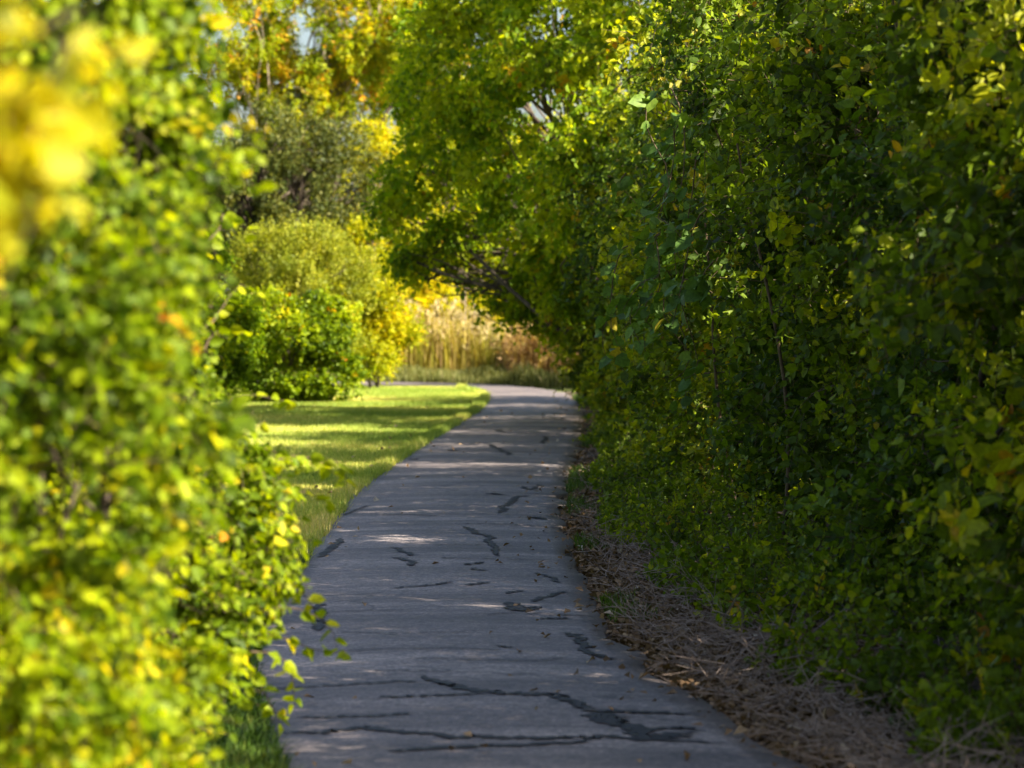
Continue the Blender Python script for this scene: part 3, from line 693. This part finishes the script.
for _ in range(5):
    a = nrm(rng.normal(size=(m, 3)) * .5 + np.array([[0, 0, 1.]]))
    leaves(g, pp + rng.normal(0, .03, (m, 3)), a, rng.uniform(.08, .16, m), .2, rng, rng.uniform(0, 1, m), 'kite', 0, 1)
tag(g.build('tall_dry_grass', [M['reed'], M['bloom']]), 'tall dry golden grasses with pale seed heads beyond the bend', 'tall grass', kind='stuff')
g = Geo(); n = 26000
x = rng.uniform(-7, 5, n); y = np.interp(x, [-9, -4.4, -1.6, -.3, .6, 5], [57, 57.4, 56.3, 55.0, 53.9, 53.5]) + rng.uniform(0, 1.8, n)
h = rng.uniform(.08, .36, n) * (1 + .3 * smooth_noise(np.c_[x, y, x * 0], .7, 12))
blades(g, x, y, x * 0 - .02, h, rng.uniform(.005, .011, n), rng, np.clip(rng.normal(.35, .2, n), 0, 1), .35, 2)
tag(g.build('field_edge_grass', M['field']), 'grey-green uncut grass strip along the far edge of the path', 'grass', kind='stuff')
for i, (px, d, top, lb) in enumerate([(463, 60.5, 292, 'thin pale bare sapling stem in the dry grasses, left of a close pair'), (473, 60.8, 300, 'thin pale bare sapling stem in the dry grasses, right of a close pair'),
                                      (397, 59.5, 305, 'pale bare sapling stem at the left end of the dry grasses')]):
    p = at(px, 380, d); q = at(px + 2, top, d); rr = np.random.RandomState(70 + i)
    root = empty('bare_sapling', (p[0], d, 0), lb, 'sapling', 'bare saplings in the dry grasses')
    g = Geo(); st = bent((p[0], d, -.05), (q[0], d, q[2] + .3), rr, 10, .01); tube(g, st, .03, .012, 6, rng=rr); g.build('trunk', M['pale_bark'], root, smooth=True)
    g = Geo()
    for k in range(14):
        a = st[rr.randint(3, 10)]; tube(g, bent(a - np.array((0, 0, .02)), a + np.array((rr.normal(0, .25), rr.normal(0, .25), rr.uniform(.15, .4))), rr, 5, .08), .006, .002, 3)
    g.build('branches', M['pale_bark'], root)
# red-brown dried weeds where the hedge meets the field
g = Geo(); n = 5000
x = rng.uniform(-.1, 2.4, n); y = rng.uniform(56.2, 59, n)
h = np.clip(rng.normal(.85, .3, n) + .3 * x, .3, 2.2)
blades(g, x, y, x * 0 - .02, h, rng.uniform(.005, .011, n), rng, np.clip(rng.normal(.8, .2, n), 0, 1), .2, 2)
pp = np.repeat(np.stack([x, y, h * .8], 1)[:2200], 4, 0) + rng.normal(0, .12, (8800, 3))
leaves(g, pp, nrm(rng.normal(size=(8800, 3))), rng.uniform(.04, .09, 8800), .35, rng, rng.uniform(.5, 1, 8800), 'kite', .3)
tag(g.build('brown_weeds', M['reed']), 'reddish brown dried weeds at the foot of the far hedge', 'weeds', kind='stuff')

# ------------------------------------------------------------------ right verge: dead twigs, leaf litter, low weeds
rng = np.random.RandomState(31)
def vz2(x, y):
    l, r = path_x(y); u = np.clip((x - r) / 4.5, 0, 1)
    return -.004 + np.sin(np.minimum(u * 2.2, 1) * math.pi / 2) * .12 * (1 + .5 * np.sin(y * 1.7))
g = Geo(); n = 3300
y = 8.5 + rng.exponential(5, n); y = y[y < 30]; n = len(y); l, r = path_x(y)
x = r + .10 + np.abs(rng.normal(.35, .28, n))
p = np.stack([x, y, vz2(x, y) + np.abs(rng.normal(0, .05, n))], 1)
a = nrm(np.stack([rng.normal(0, 1, n), rng.normal(0, 1, n), rng.normal(.12, .3, n)], 1)); L = rng.uniform(.05, .28, n)[:, None]
q = p + a * L; q[:, 2] = np.maximum(q[:, 2], .0); mid = (p + q) / 2 + rng.normal(0, .015, (n, 3))
prisms(g, p, mid, .0028, .0022, mat=0); prisms(g, mid, q, .0022, .001, mat=0)
c = mid + nrm(a + rng.normal(size=(n, 3)) * .6) * L * .4; c[:, 2] = np.maximum(c[:, 2], 0); prisms(g, mid, c, .0016, .0008, mat=0)
tag(g.build('dead_twigs', M['deadtwig']), 'tangle of dead brown twigs on the verge beside the path', 'dead twigs', kind='stuff')
g = Geo(); n = 26000
y = 8 + rng.exponential(8, n); y = y[y < 50]; n = len(y); l, r = path_x(y)
x = r + rng.normal(.38, .36, n)
on = x < r; x = np.where(on & (rng.uniform(size=n) < .96), r + np.abs(x - r), x)
z = np.where(x > r, vz2(x, y) + .012, .062) + rng.uniform(0, .02, n) * (x > r)
a = nrm(np.stack([rng.normal(size=n), rng.normal(size=n), rng.normal(0, .25, n)], 1))
leaves(g, np.stack([x, y, z], 1), a, rng.uniform(.025, .06, n), .38, rng, np.clip(rng.beta(2, 3, n) + (rng.uniform(size=n) < .02) * .6, 0, 1), 'kite', 2.5)
n = 190      # a few leaves blown over the asphalt and the lawn
y = rng.uniform(9, 45, n); l, r = path_x(y); x = np.where(rng.uniform(size=n) < .35, r - rng.exponential(.3, n), l + rng.normal(.0, .5, n)); x = np.clip(x, l - 2.5, r)
a = nrm(np.stack([rng.normal(size=n), rng.normal(size=n), rng.normal(0, .3, n)], 1))
leaves(g, np.stack([x, y, np.where(x > l, .064, .06)], 1), a, rng.uniform(.025, .06, n), .38, rng, rng.uniform(.4, 1, n), 'kite', 2.0)
tag(g.build('leaf_litter', M['dead']), 'fallen dry leaves along the right edge of the path', 'leaf litter', kind='stuff')
g = Geo(); n = 4200
y = 9 + 42 * rng.uniform(0, 1, n) ** 1.3; l, r = path_x(y)
x = r + np.interp(y, [9, 16, 22, 30], [.34, .28, .2, .1]) + np.abs(rng.normal(.34, .36, n)) + .12 * smooth_noise(np.c_[y, y * 0, y * 0], .3, 9)
k = smooth_noise(np.c_[x, y, x * 0], .35, 14) > -.25 - .5 * (x > r + .75); x, y = x[k], y[k]
P = np.stack([x, y, vz2(x, y) + rng.uniform(.05, .35, len(x)) * np.clip((x - path_x(y)[1]) * 1.2, .2, 1.3)], 1)
foliage(g, P, np.tile([[-.3, -.2, 1.]], (len(P), 1)), rng, leaf=.045, per=10, twig=.2, wid=.42, tint=.5, tvar=.22, warm=.01, seed=5, up=1.0)
tag(g.build('ground_cover', [M['hedge'], M['twig']]), 'low green weeds creeping from the foot of the right hedge', 'weeds', kind='stuff')
g = Geo(); n = 9000     # tufts of grass at the right margin
y = 8.5 + 40 * rng.uniform(0, 1, n) ** 1.2; l, r = path_x(y); k = smooth_noise(np.c_[y, y * 0, y * 0], .45, 19) > .45; y = y[k]; r = r[k]
x = r + .03 + np.abs(rng.normal(0, .12, len(y)))
blades(g, x, y, x * 0 + .0, rng.uniform(.04, .12, len(y)), rng.uniform(.002, .004, len(y)), rng, np.clip(rng.normal(.45, .2, len(y)), 0, 1), .6, 2)
tag(g.build('margin_grass', M['grass']), 'short grass tufts against the right edge of the asphalt', 'grass', kind='stuff')
